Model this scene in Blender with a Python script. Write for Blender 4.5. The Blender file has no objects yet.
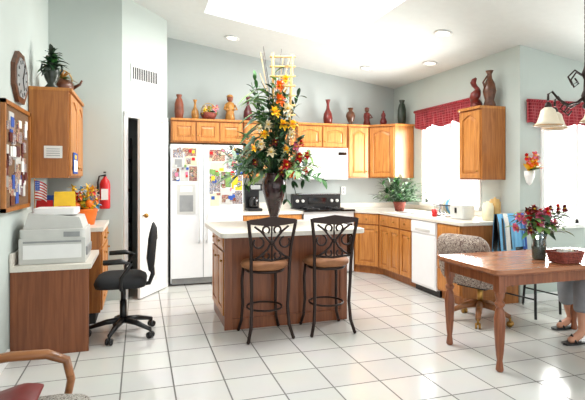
import bpy, math, random
from mathutils import Matrix, Vector
R=random.Random(7)
scene=bpy.context.scene
pi=math.pi
# ---------------------------------------------------------------- materials
def newmat(name):
    m=bpy.data.materials.new(name); m.use_nodes=True
    nt=m.node_tree; b=nt.nodes['Principled BSDF']; return m,nt,b
def lin(c):
    return tuple(((x/255)/12.92 if x/255<=0.04045 else ((x/255+0.055)/1.055)**2.4) for x in c)+(1,)
def mat(name,c,rough=.5,metal=0,var=.12,scale=12,spec=.5,emit=0,bump=0,trans=0,alpha=1):
    m,nt,b=newmat(name); N=nt.nodes; L=nt.links
    col=lin(c)
    tc=N.new('ShaderNodeTexCoord'); no=N.new('ShaderNodeTexNoise'); no.inputs['Scale'].default_value=scale
    L.new(tc.outputs['Object'],no.inputs['Vector'])
    r=N.new('ShaderNodeValToRGB')
    r.color_ramp.elements[0].position=.3; r.color_ramp.elements[1].position=.7
    r.color_ramp.elements[0].color=tuple(x*(1-var) for x in col[:3])+(1,)
    r.color_ramp.elements[1].color=tuple(min(1,x*(1+var*.6)) for x in col[:3])+(1,)
    L.new(no.outputs['Fac'],r.inputs['Fac']); L.new(r.outputs['Color'],b.inputs['Base Color'])
    b.inputs['Roughness'].default_value=rough; b.inputs['Metallic'].default_value=metal
    b.inputs['Specular IOR Level'].default_value=spec
    if emit:
        L.new(r.outputs['Color'],b.inputs['Emission Color']); b.inputs['Emission Strength'].default_value=emit
    if trans: b.inputs['Transmission Weight'].default_value=trans
    if alpha<1: b.inputs['Alpha'].default_value=alpha
    if bump:
        bp=N.new('ShaderNodeBump'); bp.inputs['Strength'].default_value=bump; bp.inputs['Distance'].default_value=.01
        L.new(no.outputs['Fac'],bp.inputs['Height']); L.new(bp.outputs['Normal'],b.inputs['Normal'])
    return m
def wood(name,c1,c2,rough=.35,grain=(22,22,1.6)):
    m,nt,b=newmat(name); N=nt.nodes; L=nt.links
    tc=N.new('ShaderNodeTexCoord'); mp=N.new('ShaderNodeMapping'); mp.inputs['Scale'].default_value=grain
    no=N.new('ShaderNodeTexNoise'); no.inputs['Scale'].default_value=1.5; no.inputs['Detail'].default_value=6; no.inputs['Distortion'].default_value=1.2
    r=N.new('ShaderNodeValToRGB'); r.color_ramp.elements[0].position=.32; r.color_ramp.elements[1].position=.68
    r.color_ramp.elements[0].color=lin(c1); r.color_ramp.elements[1].color=lin(c2)
    L.new(tc.outputs['Object'],mp.inputs['Vector']); L.new(mp.outputs['Vector'],no.inputs['Vector'])
    L.new(no.outputs['Fac'],r.inputs['Fac']); L.new(r.outputs['Color'],b.inputs['Base Color'])
    b.inputs['Roughness'].default_value=rough
    return m
def tile_mat():
    m,nt,b=newmat('floor_tile'); N=nt.nodes; L=nt.links
    g=N.new('ShaderNodeNewGeometry'); mp=N.new('ShaderNodeMapping'); mp.inputs['Location'].default_value=(.12,.08,0)
    br=N.new('ShaderNodeTexBrick'); br.offset=0; br.squash=1
    br.inputs['Scale'].default_value=1; br.inputs['Brick Width'].default_value=.335; br.inputs['Row Height'].default_value=.335
    br.inputs['Mortar Size'].default_value=.0055; br.inputs['Mortar Smooth'].default_value=.1
    br.inputs['Color1'].default_value=lin((218,217,212)); br.inputs['Color2'].default_value=lin((208,207,203)); br.inputs['Mortar'].default_value=lin((112,110,106))
    L.new(g.outputs['Position'],mp.inputs['Vector']); L.new(mp.outputs['Vector'],br.inputs['Vector'])
    no=N.new('ShaderNodeTexNoise'); no.inputs['Scale'].default_value=3; no.inputs['Detail'].default_value=5
    L.new(g.outputs['Position'],no.inputs['Vector'])
    mx=N.new('ShaderNodeMixRGB'); mx.blend_type='MULTIPLY'; mx.inputs['Fac'].default_value=.12
    L.new(br.outputs['Color'],mx.inputs['Color1']); L.new(no.outputs['Color'],mx.inputs['Color2'])
    L.new(mx.outputs['Color'],b.inputs['Base Color'])
    mr=N.new('ShaderNodeMapRange'); mr.inputs['To Min'].default_value=.14; mr.inputs['To Max'].default_value=.7
    L.new(br.outputs['Fac'],mr.inputs['Value']); L.new(mr.outputs['Result'],b.inputs['Roughness'])
    bp=N.new('ShaderNodeBump'); bp.inputs['Strength'].default_value=.25; bp.inputs['Distance'].default_value=.004; bp.invert=True
    L.new(br.outputs['Fac'],bp.inputs['Height']); L.new(bp.outputs['Normal'],b.inputs['Normal'])
    return m
def plaid_mat(name,c1,c2,cm,sz):
    m,nt,b=newmat(name); N=nt.nodes; L=nt.links
    g=N.new('ShaderNodeNewGeometry'); sp=N.new('ShaderNodeSeparateXYZ'); ad=N.new('ShaderNodeMath'); cb=N.new('ShaderNodeCombineXYZ')
    L.new(g.outputs['Position'],sp.inputs[0]); L.new(sp.outputs['X'],ad.inputs[0]); L.new(sp.outputs['Y'],ad.inputs[1])
    L.new(ad.outputs[0],cb.inputs['X']); L.new(sp.outputs['Z'],cb.inputs['Y'])
    br=N.new('ShaderNodeTexBrick'); br.offset=0; br.inputs['Scale'].default_value=1
    br.inputs['Brick Width'].default_value=sz; br.inputs['Row Height'].default_value=sz; br.inputs['Mortar Size'].default_value=sz*.1
    br.inputs['Color1'].default_value=lin(c1); br.inputs['Color2'].default_value=lin(c2); br.inputs['Mortar'].default_value=lin(cm)
    L.new(cb.outputs[0],br.inputs['Vector']); L.new(br.outputs['Color'],b.inputs['Base Color']); b.inputs['Roughness'].default_value=.9
    return m
def pattern_mat(name,cols,scale=30,rough=.85):
    m,nt,b=newmat(name); N=nt.nodes; L=nt.links
    tc=N.new('ShaderNodeTexCoord'); v=N.new('ShaderNodeTexNoise'); v.inputs['Scale'].default_value=scale; v.inputs['Detail'].default_value=2; v.inputs['Distortion'].default_value=2
    r=N.new('ShaderNodeValToRGB'); r.color_ramp.interpolation='CONSTANT'
    els=r.color_ramp.elements
    n=len(cols)
    els[0].position=0; els[0].color=lin(cols[0]); els[1].position=.3+.4/(n); els[1].color=lin(cols[1])
    for i in range(2,n):
        e=els.new(.3+.4*i/n); e.color=lin(cols[i])
    L.new(tc.outputs['Object'],v.inputs['Vector']); L.new(v.outputs['Fac'],r.inputs['Fac']); L.new(r.outputs['Color'],b.inputs['Base Color'])
    b.inputs['Roughness'].default_value=rough
    return m
OAK=wood('oak',(168,102,42),(202,138,70))
OAKD=wood('oak_frame',(144,84,34),(180,114,54))
OAKT=wood('table_wood',(144,90,62),(180,122,88),rough=.22,grain=(1.6,22,22))
OAKTL=wood('table_leg_wood',(116,62,36),(152,92,58),rough=.3)
PANW=wood('panel_wood',(114,62,34),(142,84,50),grain=(20,20,1.2))
BRW=wood('bent_wood',(120,74,40),(160,104,60),grain=(3,14,14))
FLOOR=tile_mat()
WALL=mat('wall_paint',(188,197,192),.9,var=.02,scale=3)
WALL_SHADED=mat('wall_paint_shaded',(176,183,181),.9,var=.02,scale=3)  # same wall paint, with the back wall's shade put into the colour
CEIL=mat('ceiling_paint',(214,218,216),.95,var=.02)
WHITE=mat('white_paint',(238,238,236),.4,var=.02)
WAPP=mat('white_enamel',(238,240,241),.2,var=.01)
GREY=mat('grey_plastic',(150,152,152),.4)
LGREY=mat('light_grey_plastic',(205,205,200),.4,var=.04)
COUNTER=mat('laminate',(226,220,208),.3,var=.05,scale=60)
BLACK=mat('black_plastic',(18,18,20),.35)
BLKF=mat('black_fabric',(24,25,28),.8)
BLKG=mat('black_glass',(10,10,12),.08)
IRON=mat('wrought_iron',(44,28,22),.4,metal=.4)
STEEL=mat('steel',(190,192,195),.25,metal=1)
BRASS=mat('brass',(170,130,70),.3,metal=1)
TAN=mat('tan_cushion',(150,100,64),.7,bump=.2)
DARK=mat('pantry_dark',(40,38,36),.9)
PAPER=mat('paper',(236,236,230),.8,var=.03)
RED=mat('red',(196,22,24),.45)
DRED=mat('dark_red',(112,26,26),.4)
BURG=mat('burgundy',(86,26,30),.3)
ORANGE=mat('orange',(240,116,20),.5)
YELLOW=mat('yellow',(246,200,40),.5)
BLUE=mat('blue',(40,84,170),.6)
LBLUE=mat('light_blue',(110,180,224),.6)
PINK=mat('pink',(226,120,150),.6)
CREAM=mat('cream',(232,220,186),.6)
GREEN=mat('leaf_green',(52,104,44),.5,var=.4,scale=20)
GREEN2=mat('leaf_dark',(28,66,34),.5,var=.4,scale=20)
GREEN3=mat('leaf_light',(120,158,84),.5,var=.3,scale=20)
SAGE=mat('leaf_sage',(140,166,140),.5,var=.2,scale=20)
STRAW=mat('straw',(196,158,96),.7)
TERRA=mat('terracotta',(132,66,40),.5,var=.4,scale=9)
BRONZE=mat('bronze_glaze',(98,58,36),.3,var=.5,scale=14)
DGRN=mat('dark_green_glaze',(42,52,40),.3,var=.4)
REDGL=mat('red_glaze',(112,34,26),.3,var=.5,scale=18)
GOLD=mat('gold_glaze',(176,122,54),.35,var=.4,scale=18)
CORK=mat('cork',(120,88,60),.9,var=.3,scale=60)
PHOTO=pattern_mat('photo_print',[(70,60,60),(180,150,130),(90,110,140),(210,200,190),(120,70,60)],22,.4)
PHOTO2=pattern_mat('photo_print_b',[(60,80,60),(200,180,150),(150,60,60),(90,90,110)],30,.4)
GREYC=mat('grey_cloth',(136,138,142),.9,bump=.2)
TEAL=mat('teal_cloth',(40,110,120),.9)
SKIN=mat('skin',(200,146,118),.55,var=.06)
HAIR=mat('hair',(60,42,32),.7,var=.3,scale=60)
SHADE=mat('frosted_glass_shade',(226,214,190),.35,var=.04,emit=.08)
LAMP=mat('lamp_glow',(255,248,232),.4,var=0,emit=3)
SKYP=mat('skylight_diffuser',(250,252,255),.5,var=0,emit=2.2)
GLASSV=mat('vase_glass',(200,215,215),.05,var=.02,trans=.9)
VASE=mat('urn_glass_dark',(52,32,34),.12,var=.5,scale=16)
PLAID=plaid_mat('valance_plaid',(150,20,36),(116,16,30),(176,84,88),.034)
FLORAL=pattern_mat('floral_upholstery',[(126,108,98),(176,162,148),(98,76,70),(190,178,164)],26)
STRIPE=pattern_mat('cushion_weave',[(120,116,110),(170,166,156),(90,80,74)],60)
BASKET=mat('woven_redbrown',(136,62,48),.7,var=.5,scale=60,bump=.5)
# ---------------------------------------------------------------- mesh builder
class B:
    def __init__(s): s.v=[];s.f=[];s.mi=[];s.sm=[];s.mats=[];s.M=Matrix()
    def add(s,vs,fs,m,smooth=False):
        if m not in s.mats: s.mats.append(m)
        k=s.mats.index(m); o=len(s.v)
        s.v+= [tuple(s.M@Vector(p)) for p in vs]
        for f in fs: s.f.append(tuple(i+o for i in f)); s.mi.append(k); s.sm.append(smooth)
    def box(s,x0,x1,y0,y1,z0,z1,m):
        v=[(x0,y0,z0),(x1,y0,z0),(x1,y1,z0),(x0,y1,z0),(x0,y0,z1),(x1,y0,z1),(x1,y1,z1),(x0,y1,z1)]
        s.add(v,[(0,3,2,1),(4,5,6,7),(0,1,5,4),(1,2,6,5),(2,3,7,6),(3,0,4,7)],m)
    def prism(s,poly,z0,z1,m):
        n=len(poly); v=[(x,y,z0) for x,y in poly]+[(x,y,z1) for x,y in poly]
        f=[tuple(range(n))[::-1],tuple(range(n,2*n))]+[(i,(i+1)%n,n+(i+1)%n,n+i) for i in range(n)]
        s.add(v,f,m)
    def prismy(s,poly,y0,y1,m):
        n=len(poly); v=[(x,y0,z) for x,z in poly]+[(x,y1,z) for x,z in poly]
        f=[tuple(range(n)),tuple(range(n,2*n))[::-1]]+[((i+1)%n,i,n+i,n+(i+1)%n) for i in range(n)]
        s.add(v,f,m)
    def tube(s,pts,r,m,n=8,closed=False,flat=1):
        P=[Vector(p) for p in pts]; k=len(P)
        rs=r if isinstance(r,(list,tuple)) else [r]*k
        up=None; vs=[]
        for i in range(k):
            if closed: t=(P[(i+1)%k]-P[i-1])
            else: t=P[min(i+1,k-1)]-P[max(i-1,0)]
            if t.length<1e-9: t=Vector((0,0,1))
            t.normalize()
            if up is None:
                up=Vector((0,0,1)) if abs(t.z)<.9 else Vector((1,0,0))
            up=(up-t*up.dot(t))
            if up.length<1e-6: up=t.orthogonal()
            up.normalize(); b=t.cross(up)
            for j in range(n):
                a=2*pi*j/n; vs.append(P[i]+(up*math.sin(a)*flat+b*math.cos(a))*rs[i])
        fs=[]
        for i in range(k if closed else k-1):
            i2=(i+1)%k
            for j in range(n):
                j2=(j+1)%n; fs.append((i*n+j,i*n+j2,i2*n+j2,i2*n+j))
        if not closed: fs+=[tuple(range(n))[::-1],tuple(range((k-1)*n,k*n))]
        s.add(vs,fs,m,True)
    def cyl(s,p,q,r,m,r2=None,n=16):
        s.tube([p,q],[r,r if r2 is None else r2],m,n)
    def lathe(s,prof,c,m,n=20,sx=1,sy=1,twist=0):
        vs=[];k=len(prof)
        for r,z in prof:
            for j in range(n):
                a=2*pi*j/n; vs.append((c[0]+math.cos(a)*r*sx,c[1]+math.sin(a)*r*sy,c[2]+z))
        fs=[(i*n+j,i*n+(j+1)%n,(i+1)*n+(j+1)%n,(i+1)*n+j) for i in range(k-1) for j in range(n)]
        fs+=[tuple(range(n))[::-1],tuple(range((k-1)*n,k*n))]
        s.add(vs,fs,m,True)
    def ball(s,c,r,m,n=10,sc=(1,1,1)):
        pr=[(max(.0005,math.sin(pi*i/n)),-math.cos(pi*i/n)) for i in range(n+1)]
        vs=[];k=len(pr);q=n+4
        for a,z in pr:
            for j in range(q):
                t=2*pi*j/q; vs.append((c[0]+math.cos(t)*a*r*sc[0],c[1]+math.sin(t)*a*r*sc[1],c[2]+z*r*sc[2]))
        fs=[(i*q+j,i*q+(j+1)%q,(i+1)*q+(j+1)%q,(i+1)*q+j) for i in range(k-1) for j in range(q)]
        s.add(vs,fs,m,True)
    def leaf(s,p,d,L,w,m,droop=.3,seg=5,cup=.15):
        p=Vector(p); d=Vector(d).normalized(); side=d.cross(Vector((0,0,1)))
        if side.length<.05: side=Vector((1,0,0))
        side.normalize(); vs=[]
        for i in range(seg+1):
            t=i/seg; c=p+d*L*t+Vector((0,0,-droop*L*t*t))
            ww=w*math.sin(pi*min(1,.08+t*.92))**.8*.5 if t<1 else .0008
            nrm=side.cross(d)
            vs+=[c-side*ww+nrm*ww*cup*2,c,c+side*ww+nrm*ww*cup*2]
        fs=[]
        for i in range(seg):
            a=i*3; fs+=[(a,a+1,a+4,a+3),(a+1,a+2,a+5,a+4)]
        s.add(vs,fs,m,True)
    def flower(s,c,r,m,mc=None,n=7,axis=None,layers=1):
        c=Vector(c); ax=Vector(axis or (R.uniform(-.6,.6),-1,R.uniform(-.2,.6))).normalized()
        u=ax.orthogonal().normalized(); v=ax.cross(u)
        for l in range(layers):
            for i in range(n):
                a=2*pi*i/n+l*.4; d=(u*math.cos(a)+v*math.sin(a))+ax*(.35+.5*l)
                s.leaf(c,d,r*(1-.2*l),r*.6,m,droop=.1,seg=4)
        s.ball(c+ax*r*.15,r*.2,mc or YELLOW,6)
    def obj(s,name,bevel=0,seg=2,sub=0):
        vs=[Vector(p) for p in s.v]
        mn=Vector((min(p.x for p in vs),min(p.y for p in vs),min(p.z for p in vs)))
        mx=Vector((max(p.x for p in vs),max(p.y for p in vs),max(p.z for p in vs)))
        o=Vector(((mn.x+mx.x)/2,(mn.y+mx.y)/2,mn.z))
        me=bpy.data.meshes.new(name); me.from_pydata([tuple(p-o) for p in vs],[],s.f); 
        for m in s.mats: me.materials.append(m)
        me.polygons.foreach_set('material_index',s.mi); me.polygons.foreach_set('use_smooth',s.sm); me.update()
        ob=bpy.data.objects.new(name,me); ob.location=o; scene.collection.objects.link(ob)
        if bevel:
            md=ob.modifiers.new('bevel','BEVEL'); md.width=bevel; md.segments=seg; md.limit_method='ANGLE'; md.angle_limit=math.radians(40)
        return ob
def place(x,y,z,deg=0): return Matrix.Translation((x,y,z))@Matrix.Rotation(math.radians(deg),4,'Z')
def arc(cx,cz,r,a0,a1,n=12,y=0):
    return [(cx+r*math.cos(math.radians(a0+(a1-a0)*i/n)),y,cz+r*math.sin(math.radians(a0+(a1-a0)*i/n))) for i in range(n+1)]
# ---------------------------------------------------------------- room shell
XL,XR,YB,YL,YN=-.95,4.0,7.05,5.78,4.29
XE=6.2; Y0=-1.2
def cz(x): return 3.435-.146*x
b=B(); b.box(-1.1,XE+.1,Y0,YB+.1,-.1,0,FLOOR); b.obj('floor')
sx0,sx1,sy0,sy1=.72,2.42,3.5,5.72
b=B()
def slab(x0,x1,y0,y1):
    v=[(x0,y0,cz(x0)),(x1,y0,cz(x1)),(x1,y1,cz(x1)),(x0,y1,cz(x0))]
    v+= [(x,y,z+.1) for x,y,z in v]
    b.add(v,[(0,3,2,1),(4,5,6,7),(0,1,5,4),(1,2,6,5),(2,3,7,6),(3,0,4,7)],CEIL)
slab(-1.1,sx0,Y0,YB+.1); slab(sx1,XE+.1,Y0,YB+.1); slab(sx0,sx1,Y0,sy0); slab(sx0,sx1,sy1,YB+.1)
b.obj('ceiling')
b=B(); h=.26; g=.1; e=.004
for (xa,ya,xb,yb) in [(sx0-e,sy0-e,sx1+e,sy0-e),(sx1+e,sy0-e,sx1+e,sy1+e),(sx1+e,sy1+e,sx0-e,sy1+e),(sx0-e,sy1+e,sx0-e,sy0-e)]:
    b.add([(xa,ya,cz(xa)+g),(xb,yb,cz(xb)+g),(xb,yb,cz(xb)+h),(xa,ya,cz(xa)+h)],[(0,1,2,3)],CEIL)
b.add([(sx0-e,sy0-e,cz(sx0)+h),(sx1+e,sy0-e,cz(sx1)+h),(sx1+e,sy1+e,cz(sx1)+h),(sx0-e,sy1+e,cz(sx0)+h)],[(0,1,2,3)],SKYP)
b.obj('window_skylight')
b=B(); b.box(XL-.1,XL,Y0,YB+.1,0,cz(XL),WALL); b.obj('wall_left')
b=B(); b.prismy([(XL,0),(-.195,0),(-.195,cz(-.195)),(XL,cz(XL))],YL,YL+.1,WALL); b.obj('wall_left_back')
b=B(); b.prismy([(XL,0),(XR+.1,0),(XR+.1,cz(XR+.1)),(XL,cz(XL))],YB,YB+.1,WALL_SHADED); b.obj('wall_back')
wy0,wy1,wz0,wz1=4.96,6.17,1.02,2.2
b=B(); H=cz(XR)
for a in [(YN,wy0,0,H),(wy1,YB,0,H),(wy0,wy1,0,wz0),(wy0,wy1,wz1,H)]: b.box(XR,XR+.12,a[0],a[1],a[2],a[3],WALL)
b.obj('wall_right')
nx0,nx1,nz0,nz1=4.32,5.9,.85,2.05
b=B()
def pc(x0,x1,z0,z1a,z1b): b.prismy([(x0,z0),(x1,z0),(x1,z1b),(x0,z1a)],YN,YN+.12,WALL)
pc(XR+.12,nx0,0,cz(XR+.12),cz(nx0)); pc(nx1,XE,0,cz(nx1),cz(XE)); pc(nx0,nx1,0,nz0,nz0); pc(nx0,nx1,nz1,cz(nx0),cz(nx1))
b.obj('wall_nook')
b=B(); b.box(XE,XE+.1,Y0,YN+.12,0,cz(XE),WALL); b.obj('wall_far_right')
b=B(); b.M=place(-.195,YL,0,45); Lw=.742
def ps(x0,x1,z0): b.prismy([(x0,z0),(x1,z0),(x1,cz(-.195+x1*.707)),(x0,cz(-.195+x0*.707))],0,.1,WALL)
ps(0,.07,0); ps(.69,Lw,0); ps(.07,.69,2.08)
b.obj('wall_pantry')
b=B(); b.box(.24,.33,6.33,YB-.002,0,cz(.33),WALL); b.obj('wall_pantry_side')
b=B(); b.M=place(-.195,YL,0,45)
b.box(.02,.075,-.018,.0,0,2.14,WHITE); b.box(.685,.74,-.018,0,0,2.14,WHITE); b.box(.02,.74,-.018,0,2.08,2.14,WHITE)
b.box(.07,.082,0,.1,0,2.08,WHITE); b.box(.678,.69,0,.1,0,2.08,WHITE)
b.obj('trim_1')
b=B(); b.M=place(.283,6.236,0,45+14+0)
def leafdoor(b,w,h):
    b.box(-w,0,-.035,0,.01,h,WHITE)
    for (za,zb) in [(.15,.95),(1.05,1.95)]:
        for (xa,xb) in [(-w+.09,-w/2-.03),(-w/2+.03,-.09)]:
            b.box(xa,xb,-.041,-.035,za,zb,WHITE); b.box(xa+.02,xb-.02,-.048,-.04,za+.02,zb-.02,WHITE)
    b.ball((-w+.06,-.075,.95),.028,BRASS,8); b.cyl((-w+.06,-.035,.95),(-w+.06,-.07,.95),.01,BRASS)
leafdoor(b,.6,2.06); b.obj('door_1',.003)
b=B()
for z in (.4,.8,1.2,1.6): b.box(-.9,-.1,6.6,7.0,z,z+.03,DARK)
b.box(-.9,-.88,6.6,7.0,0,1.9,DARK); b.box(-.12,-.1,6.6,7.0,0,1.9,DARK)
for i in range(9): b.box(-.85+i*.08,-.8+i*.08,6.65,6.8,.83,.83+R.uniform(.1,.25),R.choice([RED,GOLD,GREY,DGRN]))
b.obj('pantry_shelf')
b=B(); b.M=place(-.195,YL,0,45); b.box(.13,.58,-.012,-.001,2.5,2.71,WHITE)
for i in range(14): b.box(.155+i*.029,.171+i*.029,-.016,-.012,2.535,2.675,DARK)
b.obj('wall_vent')
b=B(); b.box(XL,XL+.015,Y0,4.1,0,.09,WHITE); b.obj('baseboard_left')
b=B(); b.box(XR+.02,XE,YN-.015,YN,0,.09,WHITE); b.obj('baseboard_nook')
def winframe(name,M,w,h,nv=1,nh=1):
    b=B(); b.M=M; t=.05
    b.box(-.04,w+.04,-.02,.0,h,h+.05,WHITE); b.box(-.05,w+.05,-.05,.0,-.04,0,WHITE)
    b.box(-.04,0,-.02,0,0,h,WHITE); b.box(w,w+.04,-.02,0,0,h,WHITE)
    b.box(0,t,.03,.08,0,h,WHITE); b.box(w-t,w,.03,.08,0,h,WHITE); b.box(0,w,.03,.08,0,t,WHITE); b.box(0,w,.03,.08,h-t,h,WHITE)
    for i in range(1,nv+1): b.box(w*i/(nv+1)-.025,w*i/(nv+1)+.025,.03,.08,0,h,WHITE)
    for i in range(1,nh+1): b.box(0,w,.04,.07,h*i/(nh+1)-.015,h*i/(nh+1)+.015,WHITE)
    return b.obj(name)
winframe('window_1',place(XR,wy1,wz0,-90),wy1-wy0,wz1-wz0,1,0)
winframe('window_2',place(nx0,YN,nz0,0),nx1-nx0,nz1-nz0,2,0)
def valance(name,M,w,h):
    b=B(); b.M=M; n=int(w/.03); vs=[]
    ys=[-.06-.018*math.sin(i*1.3) for i in range(n+1)]
    for i in range(n+1):
        x=w*i/n; sc=.05*abs(math.sin(pi*x/(w/3)))
        vs+=[(x,ys[i],-h+.055-sc),(x,-.06,0),(x,-.024,0)]
    fs=[]
    for i in range(n): a=i*3; fs+=[(a,a+3,a+4,a+1),(a+1,a+4,a+5,a+2)]
    b.add(vs,fs,PLAID,True)
    b.cyl((-.02,-.055,-.01),(w+.02,-.055,-.01),.02,PLAID)
    b.box(0,.01,-.06,-.024,-h+.05,0,PLAID); b.box(w-.01,w,-.06,-.024,-h+.05,0,PLAID)
    return b.obj(name)
valance('window_valance',place(XR,6.32,2.38,-90),1.38,.3)
valance('window_valance',place(4.07,YN,2.24,0),2.05,.3)
# ---------------------------------------------------------------- cabinets
def archpts(x0,x1,z0,z1,a,n=10):
    p=[(x0,z0),(x1,z0),(x1,z1-a)]
    for i in range(1,n):
        t=i/n; x=x1+(x0-x1)*t
        s=math.sin(pi*t); p.append((x,z1-a+a*s**1.3))
    p.append((x0,z1-a)); return p
def door(b,w,h,W=OAK,arch=False,knob=None):
    st=.055 if w>.25 else .042; t=.02; g=-.001
    b.box(0,st,-t,g,0,h,W); b.box(w-st,w,-t,g,0,h,W); b.box(st,w-st,-t,g,0,st,W)
    a=min(.05,h*.12) if arch else 0
    if arch:
        ap=archpts(st,w-st,0,h-st*.8,a)[2:]
        b.prismy([(st,h)][::-1]+ap[::-1]+[(w-st,h)],-t,g,W)
    else: b.box(st,w-st,-t,g,h-st,h,W)
    b.box(st,w-st,-.008,g,st,h-st*.8,OAKD)
    i1,i2=.008,.035
    top=h-st*(.8 if arch else 1)
    if w-2*st>.09 and h-2*st>.09:
        o1=archpts(st+i1,w-st-i1,st+i1,top-i1,a); o2=archpts(st+i2,w-st-i2,st+i2,top-i2,a)
        n=len(o1); v=[(x,-.0085,z) for x,z in o1]+[(x,-.018,z) for x,z in o2]
        b.add(v,[(i,(i+1)%n,n+(i+1)%n,n+i) for i in range(n)]+[tuple(range(n,2*n))],W)
    if knob:
        kx=.028 if knob[0]=='l' else w-.028; kz=.08 if knob[1]=='b' else h-.08
        b.ball((kx,-.033,kz),.012,BRASS,6)
def drawer(b,w,h,W=OAK):
    b.box(0,w,-.018,-.001,0,h,W); b.box(.025,w-.025,-.022,-.018,.025,h-.025,W); b.ball((w/2,-.033,h/2),.012,BRASS,6)
def upper(name,M,w,h,dep,n):
    b=B(); b.M=M; b.box(0,w,0,dep,0,h,OAKD)
    dw=(w-.02*(n+1))/n
    for i in range(n):
        b.M=M@Matrix.Translation((.02+i*(dw+.02),0,.02)); door(b,dw,h-.04,OAK,h>.3,('r' if i%2==0 else 'l')+'b')
    b.M=M; b.box(-.0,w,-.03,dep,h,h+.03,OAK)
    return b.obj(name,.002,1)
ZT=2.17
upper('upper_cabinet',place(.40,6.73,1.87),1.0,ZT-1.87,.315,3)
upper('upper_cabinet',place(1.41,6.73,1.38),.78,ZT-1.38,.315,2)
upper('upper_cabinet',place(2.20,6.73,1.83),.81,ZT-1.83,.315,2)
upper('upper_cabinet',place(3.02,6.73,1.38),.36,ZT-1.38,.315,1)
b=B(); b.prism([(3.39,7.045),(3.39,6.73),(3.67,6.44),(3.995,6.44),(3.995,7.045)],1.38,ZT,OAKD)
b.prism([(3.385,7.045),(3.385,6.70),(3.66,6.41),(3.995,6.41),(3.995,7.045)],ZT,ZT+.03,OAK)
M=place(3.395,6.725,1.40,-46); b.M=M@Matrix.Translation((.01,-.002,0)); door(b,.375,ZT-1.42,OAK,True,'lb')
b.obj('corner_upper_cabinet',.002,1)
upper('upper_cabinet',place(3.67,4.90,1.36,-90),.395,ZT-1.36,.325,1)
upper('upper_cabinet',place(-.62,4.78,1.38,90),.99,ZT-1.38,.325,2)
def basefront(b,M,spans,z0=.12,z1=.86,dh=.14):
    for (a,w,k) in spans:
        if k=='d':
            b.M=M@Matrix.Translation((a,0,z0)); door(b,w,z1-z0-dh-.02,OAK,False,'rt')
            b.M=M@Matrix.Translation((a,0,z1-dh)); drawer(b,w,dh)
        elif k=='D':
            b.M=M@Matrix.Translation((a,0,z0)); door(b,w,z1-z0,OAK,False,'rt')
        else:
            hh=(z1-z0-.04)/3
            for i in range(3):
                b.M=M@Matrix.Translation((a,0,z0+i*(hh+.02))); drawer(b,w,hh)
    b.M=Matrix()
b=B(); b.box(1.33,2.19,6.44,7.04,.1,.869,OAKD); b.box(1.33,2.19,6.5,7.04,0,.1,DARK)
basefront(b,place(1.33,6.44,0),[(.02,.4,'d'),(.44,.4,'d')]); b.obj('base_cabinet',.002,1)
b=B(); P=[(3.0,7.04),(3.0,6.44),(3.25,6.12),(3.25,5.27),(3.99,5.27),(3.99,7.04)]
b.prism(P,.1,.869,OAKD); b.prism([(3.0,7.04),(3.0,6.5),(3.31,6.14),(3.31,5.27),(3.99,5.27),(3.99,7.04)],0,.1,OAKD)
basefront(b,place(3.0,6.44,0,-52),[(.02,.365,'d')]); basefront(b,place(3.25,6.12,0,-90),[(.02,.26,'d'),(.29,.26,'d'),(.57,.26,'d')])
b.obj('base_cabinet',.002,1)
b=B(); b.box(3.25,3.99,4.3,4.74,.1,.869,OAKD); b.box(3.31,3.99,4.3,4.74,0,.1,OAKD)
basefront(b,place(3.25,4.74,0,-90),[(.02,.4,'s')]); b.obj('base_cabinet',.002,1)
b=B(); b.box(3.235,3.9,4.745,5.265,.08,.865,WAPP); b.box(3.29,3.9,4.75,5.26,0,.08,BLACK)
b.box(3.222,3.235,4.75,5.26,.72,.86,WAPP); b.box(3.215,3.223,4.85,5.16,.745,.775,LGREY); b.box(3.226,3.236,4.76,5.25,.1,.70,WAPP)
b.obj('dishwasher',.004)
b=B()
P=[(2.99,7.045),(2.99,6.41),(3.22,6.10),(3.22,4.30),(3.25,4.27),(3.995,4.27),(3.995,7.045)]
b.prism(P,.87,.91,COUNTER); b.box(2.99,3.995,7.02,7.045,.91,.98,COUNTER); b.box(3.97,3.995,4.3,7.02,.91,.975,COUNTER)
b.box(1.325,2.2,6.41,7.045,.87,.91,COUNTER); b.box(1.325,2.2,7.02,7.045,.91,1.01,COUNTER)
b.obj('kitchen_countertop',.006)
b=B(); b.box(3.36,3.86,5.25,5.85,.911,.918,STEEL); b.box(3.40,3.80,5.28,5.53,.915,.919,GREY); b.box(3.40,3.80,5.56,5.82,.915,.919,GREY)
b.tube([(3.83,5.52,.915),(3.83,5.52,1.1),(3.8,5.52,1.18),(3.7,5.52,1.2),(3.62,5.52,1.14)],.012,STEEL)
b.cyl((3.83,5.42,.915),(3.83,5.42,.97),.015,STEEL); b.obj('kitchen_sink')
# range
b=B(); b.box(2.21,2.98,6.42,7.0,.02,.9,WAPP); b.box(2.205,2.985,6.38,7.02,.9,.925,BLKG)
b.box(2.205,2.985,6.92,7.03,.925,1.13,BLACK); b.box(2.45,2.75,6.91,6.92,.98,1.08,BLKG); b.box(2.205,2.985,6.90,7.03,1.13,1.14,STEEL)
for x in (2.27,2.36,2.83,2.92): b.cyl((x,6.92,1.03),(x,6.89,1.03),.024,LGREY)
b.box(2.24,2.95,6.40,6.42,.25,.72,BLKG); b.tube([(2.28,6.42,.76),(2.28,6.37,.77),(2.9,6.37,.77),(2.9,6.42,.76)],.012,WAPP)
b.box(2.24,2.95,6.405,6.42,.05,.22,WAPP)
for x in (2.4,2.78):
    for y in (6.55,6.8):
        b.tube([(x+.09*math.cos(a*pi/6),y+.09*math.sin(a*pi/6),.935) for a in range(12)],.008,BLACK,6,True)
b.obj('kitchen_range',.004)
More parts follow.
